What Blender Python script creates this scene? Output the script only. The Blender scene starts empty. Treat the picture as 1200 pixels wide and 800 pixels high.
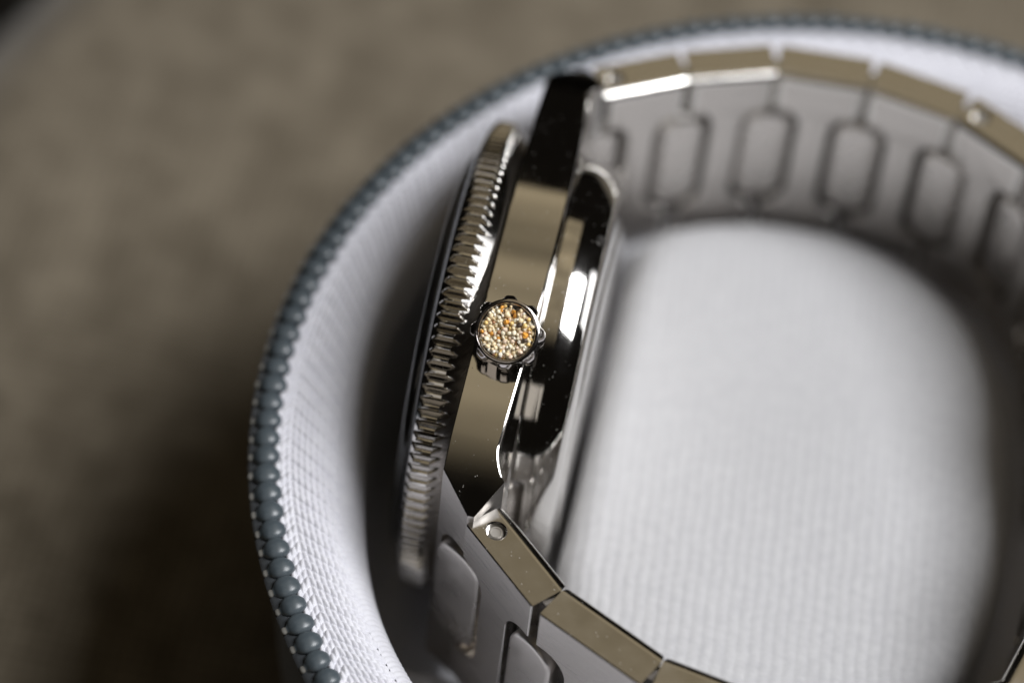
import bpy, bmesh, math, random
import numpy as np
from mathutils import Matrix, Vector

random.seed(7)
rng = np.random.default_rng(7)
S = 0.001                      # everything below is written in millimetres
Z0 = 36.0                      # height of the watch case centre above the cloth
scene = bpy.context.scene

# ------------------------------------------------------------------ camera
cam_data = bpy.data.cameras.new('camera')
cam = bpy.data.objects.new('camera', cam_data)
scene.collection.objects.link(cam)
right = Vector((0.97697107, 0.20023934, 0.07370024))
down = Vector((0.20335824, -0.76924163, -0.60573322))
fwd = Vector((-0.06459833, 0.60677139, -0.79224715))
pos = Vector((20.5717, -195.8159, 258.9291 + Z0)) * S
up = -down
back = -fwd
cam.matrix_world = Matrix(((right.x, up.x, back.x, pos.x), (right.y, up.y, back.y, pos.y),
                           (right.z, up.z, back.z, pos.z), (0, 0, 0, 1)))
cam_data.sensor_width = 36.0
cam_data.lens = 4282.39 * 36.0 / 1200.0
cam_data.clip_start = 0.02
cam_data.clip_end = 50.0
cam_data.dof.use_dof = True
cam_data.dof.focus_distance = 0.3015
cam_data.dof.aperture_fstop = 9.8
cam_data.dof.aperture_blades = 9
scene.camera = cam

# ------------------------------------------------------------------ light
world = bpy.data.worlds.new('World')
scene.world = world
world.use_nodes = True
world.node_tree.nodes['Background'].inputs['Color'].default_value = (1.0, 0.85, 0.68, 1)
world.node_tree.nodes['Background'].inputs['Strength'].default_value = 0.005


def area_lamp(name, loc, target, sx, sy, watts, color):
    d = bpy.data.lights.new(name, 'AREA')
    d.shape = 'RECTANGLE'
    d.size, d.size_y, d.energy, d.color = sx, sy, watts, color
    o = bpy.data.objects.new(name, d)
    scene.collection.objects.link(o)
    o.location = loc
    o.rotation_euler = (Vector(target) - Vector(loc)).to_track_quat('-Z', 'Y').to_euler()
    return o


area_lamp('window_light', (0.45, 0.06, 0.72), (0.02, 0.0, 0.03), 0.42, 0.44, 9.2, (0.975, 0.98, 1.0))
area_lamp('side_highlight_light', (0.72, 0.22, 0.33), (0.02, 0.0, 0.03), 0.34, 0.34, 0.9, (0.98, 0.98, 1.0))  # added low side lamp for highlights on the bezel cone and caseback
ceil = area_lamp('ceiling_bounce_light', (0.0, 0.405, 1.5), (0.0, 0.405, 0.0), 0.8, 2.81, 2.0, (1.0, 0.83, 0.55))
area_lamp('room_light', (-0.15, -1.0, 0.80), (0.02, 0.0, 0.02), 0.7, 0.4, 0.45, (1.0, 0.92, 0.82))
# lamp strength graded by hand to shape its reflections: dims towards the camera, faint blotches
ceil.data.use_nodes = True
nt = ceil.data.node_tree
em = nt.nodes['Emission']
geo = nt.nodes.new('ShaderNodeNewGeometry')
sep = nt.nodes.new('ShaderNodeSeparateXYZ')
nt.links.new(geo.outputs['Position'], sep.inputs[0])
fade = nt.nodes.new('ShaderNodeMapRange')
fade.inputs['From Min'].default_value = -0.70
fade.inputs['From Max'].default_value = -0.20
fade.interpolation_type = 'SMOOTHSTEP'
nt.links.new(sep.outputs['Y'], fade.inputs['Value'])
noi = nt.nodes.new('ShaderNodeTexNoise')
noi.inputs['Scale'].default_value = 2.6
noi.inputs['Detail'].default_value = 2.0
nt.links.new(geo.outputs['Position'], noi.inputs['Vector'])
rng_ = nt.nodes.new('ShaderNodeMapRange')
rng_.inputs['From Min'].default_value = 0.3
rng_.inputs['From Max'].default_value = 0.7
rng_.inputs['To Min'].default_value = 0.45
rng_.inputs['To Max'].default_value = 1.5
nt.links.new(noi.outputs['Fac'], rng_.inputs['Value'])
mul = nt.nodes.new('ShaderNodeMath')
mul.operation = 'MULTIPLY'
nt.links.new(fade.outputs[0], mul.inputs[0])
nt.links.new(rng_.outputs[0], mul.inputs[1])
nt.links.new(mul.outputs[0], em.inputs['Strength'])

vs = scene.view_settings
vs.view_transform = 'Standard'
vs.look = 'None'
vs.exposure = 0.0
vs.gamma = 1.0
vs.use_curve_mapping = False
scene.cycles.max_bounces = 10
scene.cycles.glossy_bounces = 6
scene.cycles.sample_clamp_indirect = 6.0
scene.cycles.use_denoising = True


# ------------------------------------------------------------------ materials
def new_mat(name):
    m = bpy.data.materials.new(name)
    m.use_nodes = True
    return m, m.node_tree, m.node_tree.nodes['Principled BSDF']


def N(nt, t, **kw):
    n = nt.nodes.new(t)
    for k, v in kw.items():
        if k in n.inputs:
            n.inputs[k].default_value = v
        else:
            setattr(n, k, v)
    return n


def ramp(nt, fac, stops):
    r = nt.nodes.new('ShaderNodeValToRGB')
    e = r.color_ramp.elements
    while len(e) < len(stops):
        e.new(0.5)
    for el, (p, c) in zip(e, stops):
        el.position = p
        el.color = (*c, 1) if len(c) == 3 else c
    nt.links.new(fac, r.inputs[0])
    return r


def mix_rgb(nt, fac, a, b):
    n = nt.nodes.new('ShaderNodeMix')
    n.data_type = 'RGBA'
    L = nt.links.new
    if isinstance(fac, float):
        n.inputs[0].default_value = fac
    else:
        L(fac, n.inputs[0])
    for s, v in ((6, a), (7, b)):
        if isinstance(v, tuple):
            n.inputs[s].default_value = (*v, 1)
        else:
            L(v, n.inputs[s])
    return n.outputs[2]


def steel(name, base=(0.74, 0.72, 0.69), rough=0.05, dust=0.0, scratch=0.15, brushed=None, brush_strength=0.25):
    m, nt, b = new_mat(name)
    L = nt.links.new
    co = N(nt, 'ShaderNodeTexCoord')
    # fine roughness smudges
    sm = N(nt, 'ShaderNodeTexNoise', Scale=350.0, Detail=3.0)
    L(co.outputs['Object'], sm.inputs['Vector'])
    rr = ramp(nt, sm.outputs['Fac'], [(0.35, (rough,) * 3), (0.75, (rough * 1.8 + 0.015,) * 3)])
    rough_out = rr.outputs[0]
    col = base
    bump_in = None
    # hairline scratches : thin ridges of a stretched noise
    mp = N(nt, 'ShaderNodeMapping')
    mp.inputs['Scale'].default_value = (1500, 260, 800)
    mp.inputs['Rotation'].default_value = (0.3, 0.5, 0.6)
    L(co.outputs['Object'], mp.inputs['Vector'])
    sn = N(nt, 'ShaderNodeTexNoise', Scale=1.0, Detail=2.0)
    L(mp.outputs[0], sn.inputs['Vector'])
    sr = ramp(nt, sn.outputs['Fac'], [(0.485, (0, 0, 0)), (0.5, (1, 1, 1)), (0.515, (0, 0, 0))])
    bp = N(nt, 'ShaderNodeBump', Strength=scratch * 0.12, Distance=0.00002)
    L(sr.outputs[0], bp.inputs['Height'])
    normal = bp.outputs[0]
    if brushed:
        mb = N(nt, 'ShaderNodeMapping')
        mb.inputs['Scale'].default_value = brushed
        L(co.outputs['Object'], mb.inputs['Vector'])
        bn = N(nt, 'ShaderNodeTexNoise', Scale=1.0, Detail=4.0, Roughness=0.7)
        L(mb.outputs[0], bn.inputs['Vector'])
        b2 = N(nt, 'ShaderNodeBump', Strength=brush_strength, Distance=0.00003)
        L(bn.outputs['Fac'], b2.inputs['Height'])
        L(normal, b2.inputs['Normal'])
        normal = b2.outputs[0]
        rb = ramp(nt, bn.outputs['Fac'], [(0.3, (rough * 0.8,) * 3), (0.7, (rough * 1.25,) * 3)])
        rough_out = rb.outputs[0]
    L(normal, b.inputs['Normal'])
    # dust specks
    vo = N(nt, 'ShaderNodeTexVoronoi', Scale=4200.0)
    L(co.outputs['Object'], vo.inputs['Vector'])
    big = N(nt, 'ShaderNodeTexNoise', Scale=1900.0, Detail=1.0)
    L(co.outputs['Object'], big.inputs['Vector'])
    d1 = ramp(nt, vo.outputs['Distance'], [(0.10, (1, 1, 1)), (0.2, (0, 0, 0))])
    d2 = ramp(nt, big.outputs['Fac'], [(0.64 - dust, (0, 0, 0)), (0.67 - dust, (1, 1, 1))])
    mu = N(nt, 'ShaderNodeMath', operation='MULTIPLY')
    L(d1.outputs[0], mu.inputs[0])
    L(d2.outputs[0], mu.inputs[1])
    dm = N(nt, 'ShaderNodeMath', operation='MULTIPLY')
    dm.inputs[1].default_value = 0.5
    L(mu.outputs[0], dm.inputs[0])
    L(mix_rgb(nt, dm.outputs[0], base, (0.55, 0.5, 0.42)), b.inputs['Base Color'])
    inv = N(nt, 'ShaderNodeMath', operation='SUBTRACT')
    inv.inputs[0].default_value = 1.0
    L(dm.outputs[0], inv.inputs[1])
    L(inv.outputs[0], b.inputs['Metallic'])
    L(mix_rgb(nt, dm.outputs[0], rough_out, (0.8, 0.8, 0.8)), b.inputs['Roughness'])
    return m


def fabric(name, col, col2, bump_scale, strength, rough=0.9, sheen=0.25, mottling=60.0, grid=None):
    m, nt, b = new_mat(name)
    L = nt.links.new
    co = N(nt, 'ShaderNodeTexCoord')
    n1 = N(nt, 'ShaderNodeTexNoise', Scale=mottling, Detail=4.0, Roughness=0.6)
    L(co.outputs['Object'], n1.inputs['Vector'])
    r = ramp(nt, n1.outputs['Fac'], [(0.3, col), (0.7, col2)])
    colour = r.outputs[0]
    n2 = N(nt, 'ShaderNodeTexNoise', Scale=bump_scale, Detail=3.0)
    L(co.outputs['Object'], n2.inputs['Vector'])
    height = n2.outputs['Fac']
    if grid:
        outs = []
        for axis in ('X', 'Y'):
            w = N(nt, 'ShaderNodeTexWave', Scale=grid, Distortion=1.2, Detail=2.0)
            w.inputs['Detail Scale'].default_value = 2.0
            w.bands_direction = axis
            L(co.outputs['Object'], w.inputs['Vector'])
            outs.append(w.outputs['Fac'])
        mx = N(nt, 'ShaderNodeMath', operation='MULTIPLY')
        L(outs[0], mx.inputs[0])
        L(outs[1], mx.inputs[1])
        ad = N(nt, 'ShaderNodeMath', operation='ADD')
        L(mx.outputs[0], ad.inputs[0])
        L(height, ad.inputs[1])
        height = ad.outputs[0]
        rv = ramp(nt, mx.outputs[0], [(0.0, (0.72,) * 3), (0.6, (1, 1, 1))])
        mm = N(nt, 'ShaderNodeMix', data_type='RGBA', blend_type='MULTIPLY')
        mm.inputs[0].default_value = 1.0
        L(colour, mm.inputs[6])
        L(rv.outputs[0], mm.inputs[7])
        colour = mm.outputs[2]
    L(colour, b.inputs['Base Color'])
    bp = N(nt, 'ShaderNodeBump', Strength=strength, Distance=0.0001)
    L(height, bp.inputs['Height'])
    L(bp.outputs[0], b.inputs['Normal'])
    b.inputs['Roughness'].default_value = rough
    b.inputs['Sheen Weight'].default_value = sheen
    b.inputs['Specular IOR Level'].default_value = 0.15
    return m


def plain(name, col, rough, metallic=0.0, spec=0.5, coat=0.0):
    m, nt, b = new_mat(name)
    b.inputs['Base Color'].default_value = (*col, 1)
    b.inputs['Roughness'].default_value = rough
    b.inputs['Metallic'].default_value = metallic
    b.inputs['Specular IOR Level'].default_value = spec
    b.inputs['Coat Weight'].default_value = coat
    return m


def clear_glass(name, tint):
    """clear pane: lets light through and mirrors by Fresnel"""
    m, nt, b = new_mat(name)
    nt.nodes.remove(b)
    out = nt.nodes['Material Output']
    tr = N(nt, 'ShaderNodeBsdfTransparent')
    tr.inputs[0].default_value = (*tint, 1)
    gl = N(nt, 'ShaderNodeBsdfGlossy', Roughness=0.02)
    lw = N(nt, 'ShaderNodeLayerWeight', Blend=0.5)
    pw = N(nt, 'ShaderNodeMath', operation='POWER')
    pw.inputs[1].default_value = 4.0
    nt.links.new(lw.outputs['Facing'], pw.inputs[0])
    fr = N(nt, 'ShaderNodeMath', operation='MULTIPLY_ADD')
    fr.inputs[1].default_value = 0.9
    fr.inputs[2].default_value = 0.05
    nt.links.new(pw.outputs[0], fr.inputs[0])
    mx = N(nt, 'ShaderNodeMixShader')
    nt.links.new(fr.outputs[0], mx.inputs[0])
    nt.links.new(tr.outputs[0], mx.inputs[1])
    nt.links.new(gl.outputs[0], mx.inputs[2])
    nt.links.new(mx.outputs[0], out.inputs[0])
    return m


M_POL = steel('polished_steel', rough=0.05)
M_BEZ = steel('bezel_steel', base=(0.62, 0.60, 0.57), rough=0.07, dust=0.0)
M_LINK = steel('satin_polished_link_steel', rough=0.11, scratch=0.25, dust=0.01)
M_BRUSH = steel('brushed_steel', base=(0.60, 0.57, 0.54), rough=0.30, brushed=(250, 250, 9000), dust=0.03)
M_PILL = steel('satin_pill_steel', base=(0.60, 0.57, 0.54), rough=0.24, dust=0.0)
M_CORE = steel('gap_shade_hinge_steel', base=(0.06, 0.055, 0.05), rough=0.4, dust=0.0)  # near-black base puts shade into the gaps round the links
M_PINM = steel('satin_pin_steel', base=(0.5, 0.48, 0.45), rough=0.32, dust=0.0)
M_LUG_END = steel('darkened_lug_end_steel', base=(0.13, 0.12, 0.11), rough=0.45)  # base darkened to paint shade on the lug ends in place of bright glare
M_GUN = steel('dark_crown_steel', base=(0.60, 0.56, 0.54), rough=0.10, dust=0.0)
M_INSERT = plain('dark_bezel_insert', (0.012, 0.012, 0.014), 0.12)
M_DIAL = plain('dark_dial', (0.02, 0.022, 0.025), 0.4)
M_HOLE = plain('recess_shade_dark', (0.02, 0.018, 0.016), 0.5, 0.6)
M_GLASS = clear_glass('sapphire_glass', (0.93, 0.95, 0.96))
M_TAPE = fabric('white_zip_tape', (0.63, 0.63, 0.68), (0.71, 0.71, 0.75), 9000.0, 0.25, mottling=900.0)
M_LINING = fabric('white_lining', (0.78, 0.78, 0.82), (0.84, 0.84, 0.87), 2500.0, 0.3, mottling=90.0, grid=1300.0)
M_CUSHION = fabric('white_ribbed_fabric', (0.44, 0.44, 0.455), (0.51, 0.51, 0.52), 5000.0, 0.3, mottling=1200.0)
M_SHELL = fabric('slate_shell_fabric', (0.035, 0.04, 0.045), (0.05, 0.055, 0.06), 3000.0, 0.4, mottling=200.0)
M_CLOTH = fabric('taupe_upholstery', (0.115, 0.094, 0.064), (0.225, 0.19, 0.138), 1500.0, 0.6, mottling=170.0, grid=260.0)
M_FLOOR = plain('dark_floor', (0.02, 0.017, 0.014), 0.6)


def zip_plastic():
    m, nt, b = new_mat('slate_blue_zip_plastic')
    co = N(nt, 'ShaderNodeTexCoord')
    n = N(nt, 'ShaderNodeTexNoise', Scale=1200.0, Detail=3.0)
    nt.links.new(co.outputs['Object'], n.inputs['Vector'])
    r = ramp(nt, n.outputs['Fac'], [(0.3, (0.055, 0.07, 0.08)), (0.7, (0.09, 0.108, 0.12))])
    nt.links.new(r.outputs[0], b.inputs['Base Color'])
    b.inputs['Roughness'].default_value = 0.32
    return m


M_ZIP = zip_plastic()
M_TOE = plain('zip_toe_highlight', (0.17, 0.165, 0.15), 0.5)  # pale colour paints the small highlights on the outer ends of the teeth


# ------------------------------------------------------------------ helpers
COL = scene.collection


def make_mesh(name, verts, faces, mats, angle=30.0, mat_idx=None):
    me = bpy.data.meshes.new(name)
    me.from_pydata((np.asarray(verts, float) * S).tolist(), [], [list(map(int, f)) for f in faces])
    for m in (mats if isinstance(mats, (list, tuple)) else [mats]):
        me.materials.append(m)
    if mat_idx is not None:
        me.polygons.foreach_set('material_index', np.asarray(mat_idx, dtype=np.int32))
    me.polygons.foreach_set('use_smooth', np.ones(len(me.polygons), dtype=bool))
    me.update()
    bm = bmesh.new()
    bm.from_mesh(me)
    bmesh.ops.recalc_face_normals(bm, faces=bm.faces)
    bm.to_mesh(me)
    bm.free()
    me.set_sharp_from_angle(angle=math.radians(angle))
    return me


def grid_mesh(name, V, mat, wrap=False):
    """fast mesh from an (n, m, 3) grid of mm points; wrap closes the first axis"""
    n, m = V.shape[:2]
    idx = np.arange(n * m).reshape(n, m)
    a = idx if wrap else idx[:-1]
    b = np.roll(idx, -1, 0) if wrap else idx[1:]
    quads = np.stack([a[:, :-1], b[:, :-1], b[:, 1:], a[:, 1:]], -1).reshape(-1, 4)
    me = bpy.data.meshes.new(name)
    me.vertices.add(n * m)
    me.vertices.foreach_set('co', (V.reshape(-1, 3) * S).astype(np.float32).ravel())
    me.loops.add(quads.size)
    me.loops.foreach_set('vertex_index', quads.astype(np.int32).ravel())
    me.polygons.add(len(quads))
    me.polygons.foreach_set('loop_start', np.arange(0, quads.size, 4, dtype=np.int32))
    me.polygons.foreach_set('use_smooth', np.ones(len(quads), dtype=bool))
    me.materials.append(mat)
    me.update(calc_edges=True)
    me.validate()
    return me


def add(name, me, parent=None, loc=(0, 0, 0), rot=(0, 0, 0), **props):
    o = bpy.data.objects.new(name, me)
    COL.objects.link(o)
    o.parent = parent
    o.location = Vector(loc) * S
    o.rotation_euler = rot
    for k, v in props.items():
        o[k] = v
    return o


def thing(name, label, category, loc):
    return add(name, None, None, loc, label=label, category=category)


def lathe_x(profile, n):
    """verts, faces for a profile of (x, r) turned about the X axis"""
    th = np.linspace(0, 2 * np.pi, n, endpoint=False)
    V, F = [], []
    for x, r in profile:
        for t in th:
            V.append((x, r * math.sin(t), r * math.cos(t)))
    for k in range(len(profile) - 1):
        for i in range(n):
            j = (i + 1) % n
            F.append((k * n + i, k * n + j, (k + 1) * n + j, (k + 1) * n + i))
    return V, F


def round_profile(pts, r, seg=4):
    """round the inner corners of a 2D polyline"""
    out = [pts[0]]
    for a, b, c in zip(pts, pts[1:], pts[2:]):
        a, b, c = map(np.array, (a, b, c))
        ra = min(r, 0.45 * np.linalg.norm(b - a), 0.45 * np.linalg.norm(c - b))
        p = b + (a - b) / np.linalg.norm(a - b) * ra
        q = b + (c - b) / np.linalg.norm(c - b) * ra
        for s in np.linspace(0, 1, seg + 1):
            out.append(tuple((1 - s) ** 2 * p + 2 * s * (1 - s) * b + s * s * q))
    out.append(pts[-1])
    return out


def boolean_cut(me, cutters, ang=24, flat_z=False):
    tmp = bpy.data.objects.new('tmp_body', me)
    COL.objects.link(tmp)
    cs = []
    for c in cutters:
        o = bpy.data.objects.new('tmp_cutter', c)
        COL.objects.link(o)
        cs.append(o)
        md = tmp.modifiers.new('cut', 'BOOLEAN')
        md.operation = 'DIFFERENCE'
        md.solver = 'EXACT'
        md.object = o
    dg = bpy.context.evaluated_depsgraph_get()
    dg.update()
    res = bpy.data.meshes.new_from_object(tmp.evaluated_get(dg))
    for o in [tmp] + cs:
        bpy.data.objects.remove(o)
    res.set_sharp_from_angle(angle=math.radians(ang))
    if flat_z:
        for p in res.polygons:
            if abs(p.normal.z) > 0.995:
                p.use_smooth = False
    return res


def rounded_rect(hx, hy, r, seg=8):
    pts = []
    for cx, cy, a0 in ((hx - r, hy - r, 0), (-hx + r, hy - r, 90), (-hx + r, -hy + r, 180), (hx - r, -hy + r, 270)):
        for k in range(seg + 1):
            a = math.radians(a0 + 90 * k / seg)
            pts.append((cx + r * math.cos(a), cy + r * math.sin(a)))
    return pts


def loft(rings, cap0=True, cap1=True):
    n = len(rings[0])
    V = [p for r in rings for p in r]
    F = []
    for k in range(len(rings) - 1):
        for i in range(n):
            j = (i + 1) % n
            F.append((k * n + i, k * n + j, (k + 1) * n + j, (k + 1) * n + i))
    if cap0:
        F.append(tuple(range(n - 1, -1, -1)))
    if cap1:
        F.append(tuple(range((len(rings) - 1) * n, len(rings) * n)))
    return V, F


# ------------------------------------------------------------------ setting
def cloth():
    # upholstery sheet that ends in a rolled edge beyond the far left of the picture
    nrm = np.array((-0.94, 0.34))
    tan = np.array((0.34, 0.94))
    p0 = np.array((-64.0, 58.5)) + nrm * 6.0
    ss = [-900, -400, -200] + list(np.linspace(-120, 120, 9)) + [250, 500, 900]
    R = 14.0
    ds = [(-1400, 0), (-700, 0), (-300, 0), (-150, 0), (-80, 0), (-40, 0), (-R, 0)]
    for k in range(1, 9):
        a = math.pi / 2 * k / 8
        ds.append((-R + R * math.sin(a), -R + R * math.cos(a)))
    ds.append((0, -120))
    V = np.zeros((len(ss), len(ds), 3))
    for i, s in enumerate(ss):
        for j, (d, z) in enumerate(ds):
            q = p0 + tan * s + nrm * d
            V[i, j] = (q[0], q[1], z)
    add('table_cloth', grid_mesh('table_cloth', V, M_CLOTH), kind='structure',
        label='taupe woven upholstery cloth the pouch lies on', category='cloth')
    f = [(-6000, -6000, -420), (6000, -6000, -420), (6000, 6000, -420), (-6000, 6000, -420)]
    add('floor', make_mesh('floor', f, [(0, 1, 2, 3)], M_FLOOR), kind='structure')


cloth()

# ------------------------------------------------------------------ pouch
PC = (31.78, -7.07)              # centre of the round pouch
ZR = 5.5 + Z0                  # height of the zip


def ring_grid(profile, n, z_off=0.0):
    th = np.linspace(0, 2 * np.pi, n, endpoint=False)
    P = np.array(profile)
    V = np.zeros((n, len(P), 3))
    V[:, :, 0] = np.cos(th)[:, None] * P[None, :, 0]
    V[:, :, 1] = np.sin(th)[:, None] * P[None, :, 0]
    V[:, :, 2] = P[None, :, 1] + z_off
    return V


def pouch():
    root = thing('zip_pouch', 'round white lined watch pouch with slate blue zip teeth along its rim', 'pouch', (PC[0], PC[1], 0))
    # outer shell
    prof = round_profile([(0.0, 0.3), (43.0, 0.3), (47.5, 3.0), (49.8, 18.0), (50.6, ZR - 1.8), (50.0, ZR - 0.9)], 3.0, 6)
    add('outer_shell', grid_mesh('outer_shell', ring_grid(prof, 200), M_SHELL, True), root)
    # lining : wall and padded floor in one soft bowl, sunk where the watch head rests
    prof = round_profile([(45.7, ZR - 2.3), (43.4, Z0 - 2.5), (42.8, Z0 - 9.0), (42.0, Z0 - 16.5), (39.5, Z0 - 20.9), (30.0, Z0 - 21.05)], 4.0, 8)
    prof += [(r, Z0 - 21.05) for r in np.linspace(29, 0.01, 40)]
    V = ring_grid(prof, 300)
    X = V[:, :, 0] + PC[0]
    k = np.clip((X - 9.5) / 6.0, 0, 1)
    ky = np.clip((np.abs(V[:, :, 1] + PC[1]) - 21.5) / 5.0, 0, 1)
    k = np.maximum(k * k * (3 - 2 * k), ky * ky * (3 - 2 * ky))
    pad = Z0 - 21.05 + 9.3 * k
    V[:, :, 2] = np.maximum(V[:, :, 2], pad) + 0.25 * np.sin(X * 0.5) * np.cos(V[:, :, 1] * 0.4) * k
    add('lining', grid_mesh('lining', V, M_LINING, True), root)
    # herringbone zip tape, woven relief modelled
    nc, per = 11, 8
    nl, nw = 4000, nc * per + 1
    th = np.linspace(0, 2 * np.pi, nl, endpoint=False)
    w = np.linspace(0, 7.6, nw)
    Lg, Wg = np.meshgrid(th * 340 / (2 * math.pi), np.arange(nw) / per, indexing='ij')
    colm = np.minimum(np.floor(Wg), nc - 1)
    du = Wg - colm - 0.5
    side = np.where(colm < 3, -1.0, 1.0)
    dl = Lg - 0.5 * np.abs(colm - 2.5) - side * du * 0.45 + 0.04 * np.sin(th * 37)[:, None] * np.sin(colm)
    par = np.mod(np.floor(dl), 2)
    dl = dl - np.floor(dl) - 0.5
    bump = np.sqrt(np.maximum(0, 1 - (du / 0.52) ** 2)) * np.sqrt(np.maximum(0, 1 - (dl / 0.5) ** 2))
    bump = 0.34 * bump - 0.14 * par * (bump > 0) + rng.normal(0, 0.004, bump.shape)
    # base slope : leaves the teeth almost level, then falls inwards
    s = w / 7.6
    br = 50.45 - 5.1 * s
    bz = ZR - 0.35 - 0.5 * s - 1.3 * s ** 5
    dr, dz = np.gradient(br), np.gradient(bz)
    nn = np.hypot(dr, dz)
    nr, nz = dz / nn, -dr / nn
    wob = 0.25 * np.sin(3 * th + 1.0) + 0.18 * np.sin(7 * th)
    fall = s[None, :] ** 1.5
    rr = br[None, :] + nr[None, :] * bump + (wob[:, None] * fall)
    zz = bz[None, :] + nz[None, :] * bump
    V = np.stack([np.cos(th)[:, None] * rr, np.sin(th)[:, None] * rr, zz], -1)
    add('zip_tape', grid_mesh('zip_tape', V, M_TAPE, True), root)
    # ribbed binding ribbon below the tape
    t = np.linspace(0, 1, 26)
    th2 = np.linspace(0, 2 * np.pi, 2400, endpoint=False)
    T, W = np.meshgrid(th2, t, indexing='ij')
    rib = 0.10 * np.abs(np.sin(T * 260 + W * 5.0))
    wv = 0.3 * np.sin(5 * T + 0.6) + 0.2 * np.sin(9 * T)
    r0 = 45.55 - 2.6 * W + wv * W - rib * 0.6
    z0 = ZR - 1.9 - 3.6 * W ** 1.3 + rib + 0.35 * np.sin(np.pi * W) - 1.2 * np.clip(W - 0.9, 0, 1) * 10 * 0.5
    V = np.stack([np.cos(T) * r0, np.sin(T) * r0, z0], -1)
    add('lining_binding', grid_mesh('lining_binding', V, M_TAPE, True), root)
    # dark cord the teeth sit on
    ph = np.linspace(0, 2 * np.pi, 13)
    T, P = np.meshgrid(np.linspace(0, 2 * np.pi, 504, endpoint=False), ph, indexing='ij')
    r0 = 51.3 + 1.35 * np.cos(P)
    z0 = ZR - 0.75 + 0.6 * np.sin(P)
    V = np.stack([np.cos(T) * r0, np.sin(T) * r0, z0], -1)
    add('zip_cord', grid_mesh('zip_cord', V, M_SHELL, True), root)
    # one tooth : rounded head, waist and a small outer toe
    st = [(-1.22, 0.05, 0.05, 0.0), (-1.12, 0.42, 0.38, 0.02), (-0.85, 0.66, 0.62, 0.05), (-0.45, 0.90, 0.80, 0.08), (0.0, 0.95, 0.84, 0.08),
          (0.4, 0.92, 0.78, 0.03), (0.75, 0.76, 0.60, -0.05), (0.98, 0.46, 0.42, -0.2), (1.12, 0.30, 0.28, -0.32), (1.28, 0.34, 0.28, -0.36),
          (1.42, 0.32, 0.26, -0.38), (1.52, 0.2, 0.18, -0.4), (1.56, 0.03, 0.03, -0.4)]
    rings = []
    for x, hy, hz, zc in st:
        rings.append([(x, hy * 1.04 * math.copysign(abs(math.cos(a)) ** 0.75, math.cos(a)), zc + hz * 0.72 * math.copysign(abs(math.sin(a)) ** 0.75, math.sin(a))) for a in np.linspace(0, 2 * np.pi, 12, endpoint=False)])
    V, F = loft(rings)
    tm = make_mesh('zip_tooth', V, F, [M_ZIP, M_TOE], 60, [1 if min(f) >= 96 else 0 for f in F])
    nt = 168
    for k in range(nt):
        a = 2 * math.pi * (k + 0.35) / nt
        o = add('zip_tooth', tm, root, (51.15 * math.cos(a), 51.15 * math.sin(a), ZR - 0.05 + random.uniform(-0.05, 0.05)),
                (random.uniform(-.06, .06), random.uniform(-.05, .05), a + random.uniform(-.05, .05)))
        o.scale = (random.uniform(.96, 1.03), random.uniform(.95, 1.05), random.uniform(.92, 1.06))


pouch()


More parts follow.
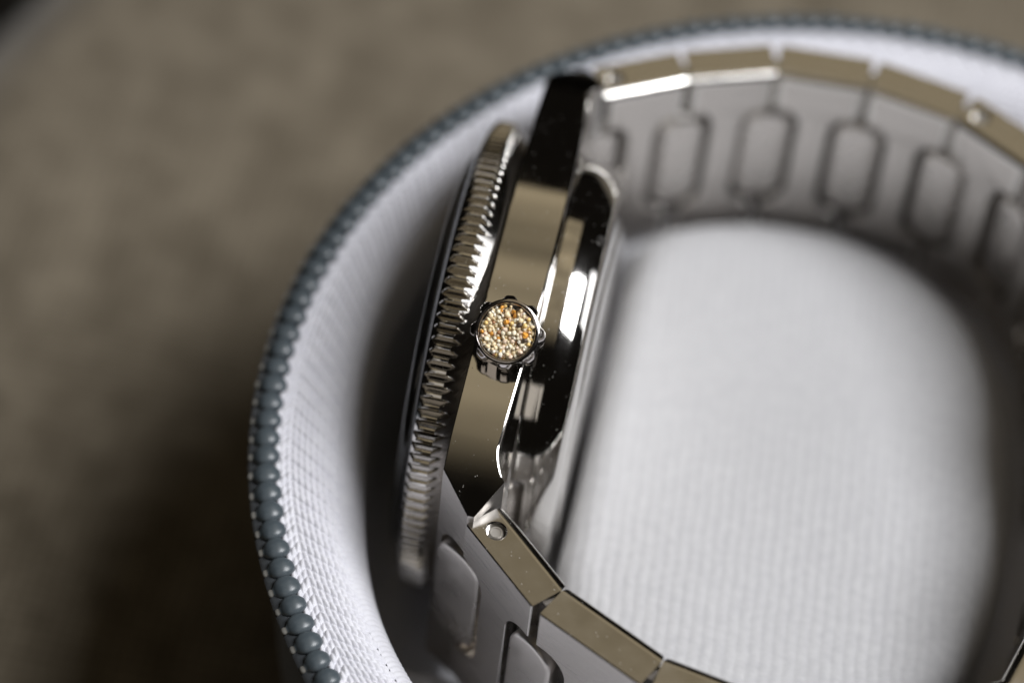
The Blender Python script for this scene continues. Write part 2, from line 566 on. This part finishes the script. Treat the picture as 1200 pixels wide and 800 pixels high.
# ------------------------------------------------------------------ cushion
def cushion():
    cx, cy = 27.0, -2.0
    top = Z0 - 2.4
    na, nr = 900, 260
    ctrl = np.array([(8.3, -22), (8.0, -8), (8.0, 8), (7.8, 21), (8.7, 24.2), (12, 27.2), (19, 29.5), (26, 29.8), (33, 28.0), (38.9, 23.2), (43.0, 16.6), (45.4, 7), (46.2, -3),
                     (45.6, -14), (42.6, -23), (36, -29.5), (28, -32.5), (19, -31.5), (11.5, -27.5)], float) - (cx, cy)
    pts = []
    for i in range(len(ctrl)):
        a, b, c, d = (ctrl[(i + j) % len(ctrl)] for j in (-1, 0, 1, 2))
        for t in np.linspace(0, 1, 24, endpoint=False):
            pts.append(0.5 * (2 * b + (c - a) * t + (2 * a - 5 * b + 4 * c - d) * t * t + (3 * b - a - 3 * c + d) * t ** 3))
    ctrl = np.array(pts)
    ca = np.arctan2(ctrl[:, 1], ctrl[:, 0])
    cr = np.hypot(ctrl[:, 0], ctrl[:, 1])
    od = np.argsort(ca)
    ca, cr = ca[od], cr[od]
    th = np.linspace(-np.pi, np.pi, na, endpoint=False)
    rad = np.interp(th, np.r_[ca - 2 * np.pi, ca, ca + 2 * np.pi], np.r_[cr, cr, cr])
    soft = []
    for wdt in (41, 121):
        ker = np.hanning(wdt)
        ker /= ker.sum()
        soft.append(np.convolve(np.r_[rad[-100:], rad, rad[:100]], ker, 'same')[100:-100])
    bl = np.clip((2.2 - np.abs(th)) / 0.5, 0, 1)
    rad = soft[0] * (1 - bl) + soft[1] * bl
    ox, oy = rad * np.cos(th), rad * np.sin(th)
    q = np.concatenate([np.linspace(0.0005, 1, nr), np.ones(8)])
    X = cx + ox[:, None] * q[None, :]
    Y = cy + oy[:, None] * q[None, :]
    dist = (1 - q) * 22.0
    h = np.where(dist < 3.5, 3.5 - np.sqrt(np.maximum(0, 12.25 - (3.5 - np.minimum(dist, 3.5)) ** 2)), 0)
    h[-9:] = 3.5
    h = h + np.concatenate([np.zeros(nr), np.linspace(1.0, 14.0, 8)])
    Zs = top - h[None, :] - 1.3 * (q[None, :] ** 2) * np.ones((na, 1))
    Zs = Zs - 0.10 * (Y - cy)
    # ribs and cross threads
    u = (X - cx) * math.cos(0.066) + (Y - cy) * math.sin(0.066)
    v = -(X - cx) * math.sin(0.066) + (Y - cy) * math.cos(0.066)
    jit = 0.05 * np.sin(v * 0.9 + u * 0.2) + 0.03 * np.sin(v * 2.3)
    rib = np.abs(np.sin(math.pi * (u + jit) / 1.02)) ** 0.7
    thread = np.sin(2 * math.pi * v / 0.55 + math.pi * np.floor((u + jit) / 1.02))
    Zs = Zs + 0.07 * rib + 0.003 * thread + 0.25 * np.sin(u * 0.22 + 0.6) * np.cos(v * 0.16)
    V = np.stack([X, Y, Zs], -1)
    V[:, :, 0] -= cx
    V[:, :, 1] -= cy
    V[:, :, 2] -= Z0 - 21.3
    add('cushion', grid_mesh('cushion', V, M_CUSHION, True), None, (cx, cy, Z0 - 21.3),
        label='white ribbed fabric cushion filling the loop of the steel bracelet', category='cushion')


cushion()

# ------------------------------------------------------------------ watch
watch = thing('wristwatch', 'steel dive watch on its side with toothed bezel and sand filled crown', 'watch', (0, 0, Z0 - 21.0))
WC = (0, 0, 21.0)              # case centre relative to the watch's base


def z_side(y):
    return 11.9 + 8.1 * (1 - (y / 25.5) ** 2)


def x_top(y):
    a = abs(y)
    t = -1.95 - 0.3 * min(1, a / 20) ** 2
    return t if a < 22.4 else t + (a - 22.4) / 2.9 * 2.75


def x_bot(y):
    a = abs(y)
    b = 2.72 - 0.0021 * min(a, 19.8) ** 2
    if a > 19.8:
        b += min(1, (a - 19.8) / 2.6) ** 2 * 1.0
    if a > 22.5:
        b -= (a - 22.5) / 2.8 * 1.85
    return b


def pill_cutter(cx, cy, ang, depth0, depth1, hs, hz, r):
    """rounded slot, s along (cos, sin), thickness across"""
    pts = rounded_rect(hs, hz, r)
    rings = []
    for t in (depth0, depth1):
        rings.append([(cx + s * math.cos(ang) - t * math.sin(ang), cy + s * math.sin(ang) + t * math.cos(ang), z) for s, z in pts])
    return loft(rings)


def case_body():
    ys = sorted(set([round(v, 3) for v in list(np.linspace(-19.5, 19.5, 40)) + [s * v for s in (-1, 1) for v in
                (19.8, 20.2, 20.7, 21.2, 21.7, 22.1, 22.4, 22.5, 22.9, 23.4, 23.9, 24.4, 24.9, 25.2, 25.3)]]))
    rings = []
    for y in ys:
        t, b, z = x_top(y), x_bot(y), z_side(y)
        c1, c2 = min(0.07, 0.3 * (b - t)), min(0.19, 0.25 * (b - t))
        if abs(y) > 22.3:
            c2 *= 0.3
        d2 = c2 * 0.35
        rings.append([(t + c1, y, z), (b - c2, y, z), (b - d2, y, z - d2), (b, y, z - c2), (b, y, -z + c2), (b - d2, y, -z + d2), (b - c2, y, -z),
                      (t + c1, y, -z), (t, y, -z + c1), (t, y, z - c1)])
    V, F = loft(rings)
    # brushed where the surface faces the dial side, polished on the flanks
    n = 10
    mi = []
    for f in F:
        if len(f) > 4:
            mi.append(1)
        else:
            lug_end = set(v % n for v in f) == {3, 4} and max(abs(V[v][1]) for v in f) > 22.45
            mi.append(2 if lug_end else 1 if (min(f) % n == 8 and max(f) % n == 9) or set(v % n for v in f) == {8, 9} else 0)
    me = make_mesh('case_body', V, F, [M_POL, M_BRUSH, M_LUG_END], 12, mi)
    cuts = []
    for sgn, h0, h1 in ((-1, LOWER[0], LOWER[1]), (1, UPPER[0], UPPER[1])):
        cv, cf = pill_cutter(*PILL_END[sgn], -3.5, 3.5, 2.9, 6.75, 2.4)
        cuts.append(make_mesh('cut', cv, cf, M_BRUSH))
    me = boolean_cut(me, cuts, 12)
    add('case_body', me, watch, WC)


# hinge points of the bracelet (centre line), 12 o'clock run and 6 o'clock run
UPPER = [(2.0, 24.8), (9.4, 28.9), (17.4, 32.0), (26.3, 32.5), (35.0, 30.8), (42.6, 26.5), (47.0, 19.4), (49.2, 11.2), (49.6, 2.8)]
LOWER = [(1.7, -24.1), (8.8, -30.9), (18.3, -35.7), (28.4, -37.6), (38.5, -35.9), (47.4, -30.5), (50.0, -21.6), (50.2, -12.2)]
PILL_END = {-1: (1.2, -23.7, math.atan2(-6.6, 6.8) + 0.18), 1: (1.75, 24.9, math.atan2(4.1, 7.4) + 0.05)}
case_body()


def bezel():
    nt, ns = 128, 10
    n = nt * ns
    th = np.linspace(0, 2 * np.pi, n, endpoint=False)
    ph = (np.arange(n) % ns) / ns
    # flat lands between sharp notches
    notch = np.clip(1 - np.abs(ph - 0.5) / 0.33, 0, 1) ** 0.85
    xs = [-5.75, -5.62, -5.45, -5.2, -4.6, -4.2, -3.95, -3.75, -3.6, -3.45, -3.3, -3.15, -3.0, -2.8, -2.6, -2.35, -2.2]
    V = np.zeros((n, len(xs) + 3, 3))
    for k, x in enumerate(xs):
        if x < -5.4:
            lim = 21.0 - (-5.4 - x) * 1.4
        elif x > -3.95:
            lim = 21.0 - (x + 3.95) * 0.80
        else:
            lim = 21.0
        r = np.minimum(lim, 21.0 - 0.70 * notch)
        r = np.minimum(r, lim)
        V[:, k] = np.stack([np.full(n, x), r * np.sin(th), r * np.cos(th)], -1)
    for k, (x, r) in enumerate(((-2.15, 19.3), (-2.15, 18.0), (-1.6, 17.0))):
        V[:, len(xs) + k] = np.stack([np.full(n, x), r * np.sin(th), r * np.cos(th)], -1)
    me = grid_mesh('bezel', V, M_BEZ, True)
    bm = bmesh.new()
    bm.from_mesh(me)
    bmesh.ops.recalc_face_normals(bm, faces=bm.faces)
    bm.to_mesh(me)
    bm.free()
    me.set_sharp_from_angle(angle=math.radians(32))
    b = add('bezel', me, watch, WC)
    v, f = lathe_x(round_profile([(-5.72, 20.3), (-5.95, 20.0), (-6.35, 18.7), (-6.0, 18.2), (-5.0, 18.1)], 0.1, 3), 160)
    add('bezel_insert', make_mesh('bezel_insert', v, f, M_INSERT), b, label='dark bezel insert sloping to the crystal')
    v, f = lathe_x(round_profile([(-5.2, 18.0), (-6.85, 17.95), (-7.25, 17.2), (-7.6, 9.0), (-7.7, 0.01)], 0.35, 5), 160)
    add('crystal', make_mesh('crystal', v, f, M_GLASS), watch, WC)
    v, f = lathe_x([(-4.4, 18.0), (-4.4, 0.01)], 96)
    d = add('dial', make_mesh('dial', v, f, M_DIAL), watch, WC)
    # hour markers and hands, on the side turned away from the camera
    mv = [(-0.18, -0.45, -1.1), (0, -0.45, -1.1), (0, 0.45, -1.1), (-0.18, 0.45, -1.1), (-0.18, -0.45, 1.1), (0, -0.45, 1.1), (0, 0.45, 1.1), (-0.18, 0.45, 1.1)]
    mf = [(0, 1, 2, 3), (7, 6, 5, 4), (0, 4, 5, 1), (1, 5, 6, 2), (2, 6, 7, 3), (3, 7, 4, 0)]
    mm = make_mesh('hour_marker', mv, mf, M_TAPE)
    for k in range(12):
        a = k * math.pi / 6
        add('hour_marker', mm, d, (-4.42, 14 * math.sin(a), 14 * math.cos(a)), (-a, 0, 0))
    for nm, ln, wd, a, dx in (('hour_hand', 8.5, 0.7, 0.9, -4.9), ('minute_hand', 13.5, 0.5, 2.2, -5.1)):
        hv = [(x, y * wd, z) for z, y in ((-2, 0.5), (ln * 0.8, 1), (ln, 0.1)) for x, y in ((-0.08, -y), (0.08, -y), (0.08, y), (-0.08, y))]
        F = [(0, 1, 2, 3), (11, 10, 9, 8)] + [(k * 4 + i, k * 4 + (i + 1) % 4, k * 4 + 4 + (i + 1) % 4, k * 4 + 4 + i) for k in (0, 1) for i in range(4)]
        add(nm, make_mesh(nm, hv, F, M_POL), d, (dx, 0, 0), (-a, 0, 0))


bezel()


def caseback():
    prof = round_profile([(1.5, 19.6), (2.80, 19.6), (2.88, 19.15), (3.05, 19.2)] + [(4.0 + 2.5 * q, 19.1 - 0.15 * q - 0.85 * q * q) for q in np.linspace(0.0, 1, 14)] + [(6.75, 17.7), (6.92, 17.2), (7.0, 16.6), (7.02, 14.5), (7.25, 14.2), (7.25, 0.01)], 0.14, 3)
    # thicken resolution in the convex shoulder
    v, f = lathe_x(prof, 240)
    cb = add('caseback', make_mesh('caseback', v, f, M_POL, 24), watch, WC)
    # drilled notch on the shoulder: a plug whose dark colour stands for shade
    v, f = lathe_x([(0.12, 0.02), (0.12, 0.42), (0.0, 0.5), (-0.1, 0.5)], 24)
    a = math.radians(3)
    add('dark_notch_plug', make_mesh('dark_notch_plug', v, f, M_HOLE, 40), cb, (6.2, 18.36 * math.sin(a), 18.36 * math.cos(a)), (0, -math.radians(60), 0))


caseback()


def crown():
    # local frame : axis along +Z, origin at the tip centre ; tilted 31 degrees towards 6 o'clock
    tilt = 0.545
    tip = (0.59, -24.99 * math.sin(tilt), 21.0 + 24.99 * math.cos(tilt))
    n = 160
    th = np.linspace(0, 2 * np.pi, n, endpoint=False)
    lobe = np.clip(np.cos(8 * (th - 0.12)) * 0.9 + 0.35, 0, 1) ** 0.8

    def ringv(z, r, amp):
        rr = r + amp * lobe
        return [(rr[i] * math.cos(th[i]), rr[i] * math.sin(th[i]), z) for i in range(n)]
    rings = [ringv(-4.2, 2.0, 0), ringv(-3.25, 2.0, 0), ringv(-3.2, 2.62, 0.0), ringv(-3.0, 2.78, 0.08), ringv(-2.7, 2.74, 0.34), ringv(-2.2, 2.72, 0.40),
             ringv(-1.1, 2.72, 0.40), ringv(-0.65, 2.72, 0.36), ringv(-0.42, 2.72, 0.22), ringv(-0.28, 2.72, 0.05), ringv(-0.2, 2.71, 0), ringv(-0.06, 2.70, 0), ringv(0.0, 2.62, 0),
             ringv(0.02, 2.52, 0), ringv(-0.05, 2.50, 0), ringv(-0.05, 2.46, 0), ringv(0.01, 2.44, 0), ringv(0.0, 2.36, 0), ringv(-0.08, 2.31, 0), ringv(-0.5, 2.30, 0), ringv(-0.95, 2.30, 0)]
    V, F = loft(rings)
    c = add('crown', make_mesh('crown', V, F, M_GUN, 35), watch, tip, (tilt, 0, 0), label='lobed crown with a clear cap over loose sand')
    # grains
    cols = [((0.94, 0.76, 0.48), 34), ((0.95, 0.84, 0.62), 30), ((0.92, 0.70, 0.52), 10), ((0.92, 0.64, 0.24), 9), ((0.85, 0.38, 0.06), 4), ((0.95, 0.88, 0.74), 16),
            ((0.10, 0.07, 0.05), 3), ((0.42, 0.20, 0.09), 3)]
    mats = []
    for k, (cc, wt) in enumerate(cols):
        m = plain('sand_grain_tone_%s' % 'abcdefgh'[k], cc, 0.35)
        mats.append(m)
    bm = bmesh.new()
    bmesh.ops.create_icosphere(bm, subdivisions=2, radius=1)
    iv = np.array([v.co[:] for v in bm.verts])
    jf = [[v.index for v in f.verts] for f in bm.faces]
    bm.free()
    V, F, MI = [], [], []
    wts = [w for _, w in cols]
    placed = []
    tries = 0
    while len(placed) < 330 and tries < 30000:
        tries += 1
        r = 2.2 * math.sqrt(random.random())
        a = random.random() * 2 * math.pi
        x, y = r * math.cos(a), r * math.sin(a)
        layer = len(placed) // 120
        # the grains have slid away from the upper edge, baring the steel floor
        if y - 0.25 * (-x) > 1.25 and x < 0.6 and random.random() < 0.86:
            continue
        sz = random.choice((0.14, 0.18, 0.21, 0.24, 0.28)) * random.uniform(0.85, 1.1)
        z = -0.52 + 0.20 * layer + random.uniform(-0.04, 0.04)
        if r + sz > 2.28:
            continue
        if any((x - p[0]) ** 2 + (y - p[1]) ** 2 + (z - p[2]) ** 2 < (0.74 * (sz + p[3])) ** 2 for p in placed):
            continue
        placed.append((x, y, z, sz))
    for (x, y, z, sz) in placed:
        sc = np.array([random.uniform(0.8, 1.25) for _ in range(3)]) * sz
        rot = np.array(Matrix.Rotation(random.random() * 6.28, 3, Vector((random.gauss(0, 1), random.gauss(0, 1), random.gauss(0, 1))).normalized()))
        lump = 1 + 0.16 * np.sin(iv @ rng.normal(0, 2.2, 3) + random.random() * 6) + rng.normal(0, 0.03, len(iv))
        pts = (iv * lump[:, None] * sc) @ rot.T + (x, y, z)
        b0 = len(V)
        V += pts.tolist()
        F += [[b0 + i for i in f] for f in jf]
        MI += [random.choices(range(len(cols)), wts)[0]] * len(jf)
    add('sand', make_mesh('sand', V, F, mats, 50, MI), c, kind='stuff')
    # clear cap
    rings = [[(r * math.cos(t), r * math.sin(t), z) for t in th[::2]] for r, z in ((2.30, -0.12), (2.28, -0.05), (2.0, -0.02), (1.2, 0.02), (0.4, 0.04), (0.02, 0.045))]
    V, F = loft(rings, False, True)
    add('clear_cap', make_mesh('clear_cap', V, F, M_GLASS, 60), c)
    # tube collar in the case flank
    rings = [[(r * math.cos(t), r * math.sin(t), z) for t in th[::2]] for r, z in ((2.35, -5.2), (2.35, -3.9), (2.25, -3.75), (1.9, -3.75))]
    V, F = loft(rings, False, True)
    add('crown_collar', make_mesh('crown_collar', V, F, M_POL, 40), c)


crown()

# ---- bracelet
PITCH, HALF, ZL, TH = 9.4, 4.53, 11.2, 3.85


def link_mesh(cut=False):
    hs, hz, r = 3.0, 6.75, 2.4
    # outline (s, z) counter-clockwise, tags: e end, z flank, n notch
    notch = []
    for k in range(9):
        a = math.radians(90 * k / 8)
        notch.append((hs - r + r * math.sin(a), hz - r + r * math.cos(a)))   # from (s=hs-r, z=hz) to (hs, hz-r)
    pts = []
    # right end : start at top right, go down the end face, into the notch, out, down
    pts += [(HALF, ZL, 'ez')]
    pts += [(HALF, hz, 'e')]
    pts += [(PITCH / 2 - q[0], q[1], 'n') for q in notch]
    pts += [(PITCH / 2 - q[0], -q[1], 'n') for q in reversed(notch)]
    pts += [(HALF, -hz, 'e'), (HALF, -ZL, 'ez')]
    pts += [(-s, -z, t) for s, z, t in pts]
    layers = [(0.0, .10, .10, .06), (.10, 0, 0, 0)]
    R = 0.95
    RZ = 1.0
    layers += [(0.16, 0, 0, 0), (TH - RZ - 0.06, 0, 0, 0), (TH - RZ, 0, 0, 0)]
    for k in range(1, 11):
        d = RZ * math.sin(math.pi / 2 * k / 10)          # depth into the rounding
        e = max(0.0, d - (RZ - R)) / R
        rnd = lambda q: 1 - math.sqrt(max(0.0, 1 - q * q))
        layers.append((TH - RZ + d, R * rnd(e), 0.75 * rnd(d / RZ), 0.45 * rnd(e)))
    rings = []
    for t, eo, zo, no in layers:
        ring = []
        for s, z, tag in pts:
            sg = 1 if s > 0 else -1
            zg = 1 if z > 0 else -1
            ss, zz = s, z
            if 'e' in tag:
                ss = s - sg * eo
            if 'z' in tag:
                zz = z - zg * zo
            if tag == 'n':
                ss = s - sg * no
            ring.append((ss, TH / 2 - t, zz))   # outer face at +TH/2
        rings.append(ring)
    V, F = loft(rings)
    mi = []
    nl = len(pts)
    for f in F:
        if len(f) > 4:
            mi.append(1)
        else:
            mi.append(0)
    me = make_mesh('link', V, F, [M_LINK, M_BRUSH], 24, mi)
    if cut:
        cuts = []
        for zg in (1, -1):
            rings = [[(-HALF + 1.75 + rr * math.cos(a), 0.15 + rr * math.sin(a), z * zg) for a in np.linspace(0, 2 * np.pi, 28, endpoint=False)]
                     for z, rr in ((ZL - 0.8, 0.82), (ZL - 0.12, 0.82), (ZL + 0.1, 1.0))]
            v, f = loft(rings)
            cuts.append(make_mesh('cut', v, f, M_HOLE))
        me = boolean_cut(me, cuts, 24, True)
    return me


def pill_mesh():
    hs, hz, r = 2.42, 6.25, 2.15
    rings = []
    spec = []
    for k in range(6):
        a = math.pi / 2 * k / 5
        spec.append((TH / 2 + 0.12 - 0.35 * (1 - math.sin(a)), 0.5 * (1 - math.cos(math.pi / 2 - a)) if False else 0.42 * (1 - math.sin(a)) ** 1.0 * 0 + 0.45 * (1 - math.cos(a))))
    # from the waist up to the outer face, then from the waist down to the inner face
    up = sorted([(z, o) for z, o in spec], key=lambda q: q[1])
    outer = [(TH / 2 - 0.25 + 0.35 * math.sin(a), 0.45 * (1 - math.cos(a))) for a in np.linspace(0, math.pi / 2, 5)]
    outer += [(TH / 2 + 0.17, 1.0), (TH / 2 + 0.22, 1.6)]
    inner = [(-TH / 2 + 0.9 - 1.0 * math.sin(a), 0.9 * (1 - math.cos(a))) for a in np.linspace(0, math.pi / 2, 6)]
    inner += [(-TH / 2 - 0.15, 1.4)]
    for t, o in reversed(inner):
        rings.append([(s, t, z) for s, z in rounded_rect(hs - o, hz - o, max(0.25, r - o))])
    for t, o in outer:
        rings.append([(s, t, z) for s, z in rounded_rect(hs - o, hz - o, max(0.25, r - o))])
    V, F = loft(rings)
    return make_mesh('centre_link', V, F, M_PILL, 40)


def pin_mesh():
    n = 28
    an = np.linspace(0, 2 * np.pi, n, endpoint=False)
    rings = [[(r * math.cos(a), r * math.sin(a), z) for a in an] for r, z in
             ((0.62, -1.2), (0.62, -0.30), (0.52, -0.16), (0.40, -0.16), (0.36, -0.22), (0.02, -0.22))]
    V, F = loft(rings)
    return make_mesh('pin', V, F, M_PINM, 35)


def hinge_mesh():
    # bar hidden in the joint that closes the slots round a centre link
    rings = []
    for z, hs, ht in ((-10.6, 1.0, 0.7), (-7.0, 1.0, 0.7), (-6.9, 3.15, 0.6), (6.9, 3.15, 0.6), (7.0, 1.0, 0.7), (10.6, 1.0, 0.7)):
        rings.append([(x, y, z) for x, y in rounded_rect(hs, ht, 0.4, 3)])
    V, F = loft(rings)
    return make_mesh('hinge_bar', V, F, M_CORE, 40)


HINGE = hinge_mesh()
LINK, LINK_PIN, PILL, PIN = link_mesh(), link_mesh(True), pill_mesh(), pin_mesh()


def run(points, outward, pins):
    for i in range(len(points) - 1):
        a, b = np.array(points[i]), np.array(points[i + 1])
        d = b - a
        L = np.hypot(*d)
        ang = math.atan2(d[1], d[0])
        # local +Y is the outer face
        flip = outward < 0
        rot = (0, 0, ang) if not flip else (0, math.pi, ang + math.pi)
        if flip:
            # rotate 180 about the link's own long axis so +Y points outward
            rot = Matrix.Rotation(ang, 3, 'Z') @ Matrix.Rotation(math.pi, 3, 'X')
            rot = rot.to_euler()
        mid = (a + b) / 2
        ln = add('link', LINK_PIN if i in pins else LINK, watch, (mid[0], mid[1], 21.0), rot)
        sc = L / PITCH
        ln.scale = (sc, 1, 1)
        # centre link bridging to the next link
        if i < len(points) - 2:
            c = np.array(points[i + 2]) - b
            turn = math.atan2(c[1], c[0]) - ang
            turn = (turn + math.pi) % (2 * math.pi) - math.pi
            if flip:
                turn = -turn
            p = add('centre_link', PILL, ln, (PITCH / 2, 0, 0), (0, 0, turn / 2))
            p.scale = (1 / sc, 1, 1)
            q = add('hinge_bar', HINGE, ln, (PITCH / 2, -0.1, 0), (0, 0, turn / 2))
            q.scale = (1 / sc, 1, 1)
        else:  # bar and centre link added to stop light leaking past the clasp
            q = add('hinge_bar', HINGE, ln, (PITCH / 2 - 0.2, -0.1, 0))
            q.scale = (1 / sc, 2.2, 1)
            p = add('centre_link', PILL, ln, (PITCH / 2 - 0.6, 0, 0))
            p.scale = (0.8 / sc, 1, 1)
        if i == 0:
            px, py, pa = PILL_END[1 if outward > 0 else -1]
            want = Matrix.Translation(Vector((px, py, 21.0)) * S) @ Matrix.Rotation(pa, 4, 'Z')
            if flip:
                want = want @ Matrix.Rotation(math.pi, 4, 'X')
            p = add('centre_link', PILL, ln)
            lm = Matrix.Translation(Vector((mid[0], mid[1], 21.0)) * S) @ ln.rotation_euler.to_matrix().to_4x4() @ Matrix.Diagonal((sc, 1, 1, 1))
            p.matrix_basis = lm.inverted() @ want @ Matrix.Diagonal((1.06, 1, 1.02, 1))
        if i in pins:
            for zg in (1, -1):
                q = add('pin', PIN, ln, (-HALF + 1.75, 0.15, zg * ZL), (0 if zg > 0 else math.pi, 0, 0))


run(UPPER, 1, {0, 4})
run(LOWER, -1, {0})


def clasp():
    a, b = np.array(UPPER[-1]), np.array(LOWER[-1])
    m = (a + b) / 2
    rings = []
    for t in np.linspace(0, 1, 15):
        y = a[1] + 0.25 + (b[1] - a[1] - 0.5) * t
        bow = 1.3 * math.sin(math.pi * t)
        x = a[0] + (b[0] - a[0]) * t + bow
        e = 0.35 * (1 if t in (0.0, 1.0) else 0)
        ring = []
        for s, z in rounded_rect(2.3 - e, 10.6 - e, 0.6, 4):
            ring.append((x + 0.4 + s - m[0], y - m[1], z))
        rings.append(ring)
    V, F = loft(rings)
    c = add('clasp', make_mesh('clasp', V, F, [M_BRUSH], 30), watch, (m[0], m[1], 21.0))
    rings = []
    for t in np.linspace(0.35, 0.65, 6):
        y = (a[1] + (b[1] - a[1]) * t) - m[1]
        rings.append([(4.15 + s, y, z) for s, z in rounded_rect(0.35, 9.0, 0.25, 3)])
    V, F = loft(rings)
    add('clasp_lock', make_mesh('clasp_lock', V, F, M_POL, 30), c)


clasp()
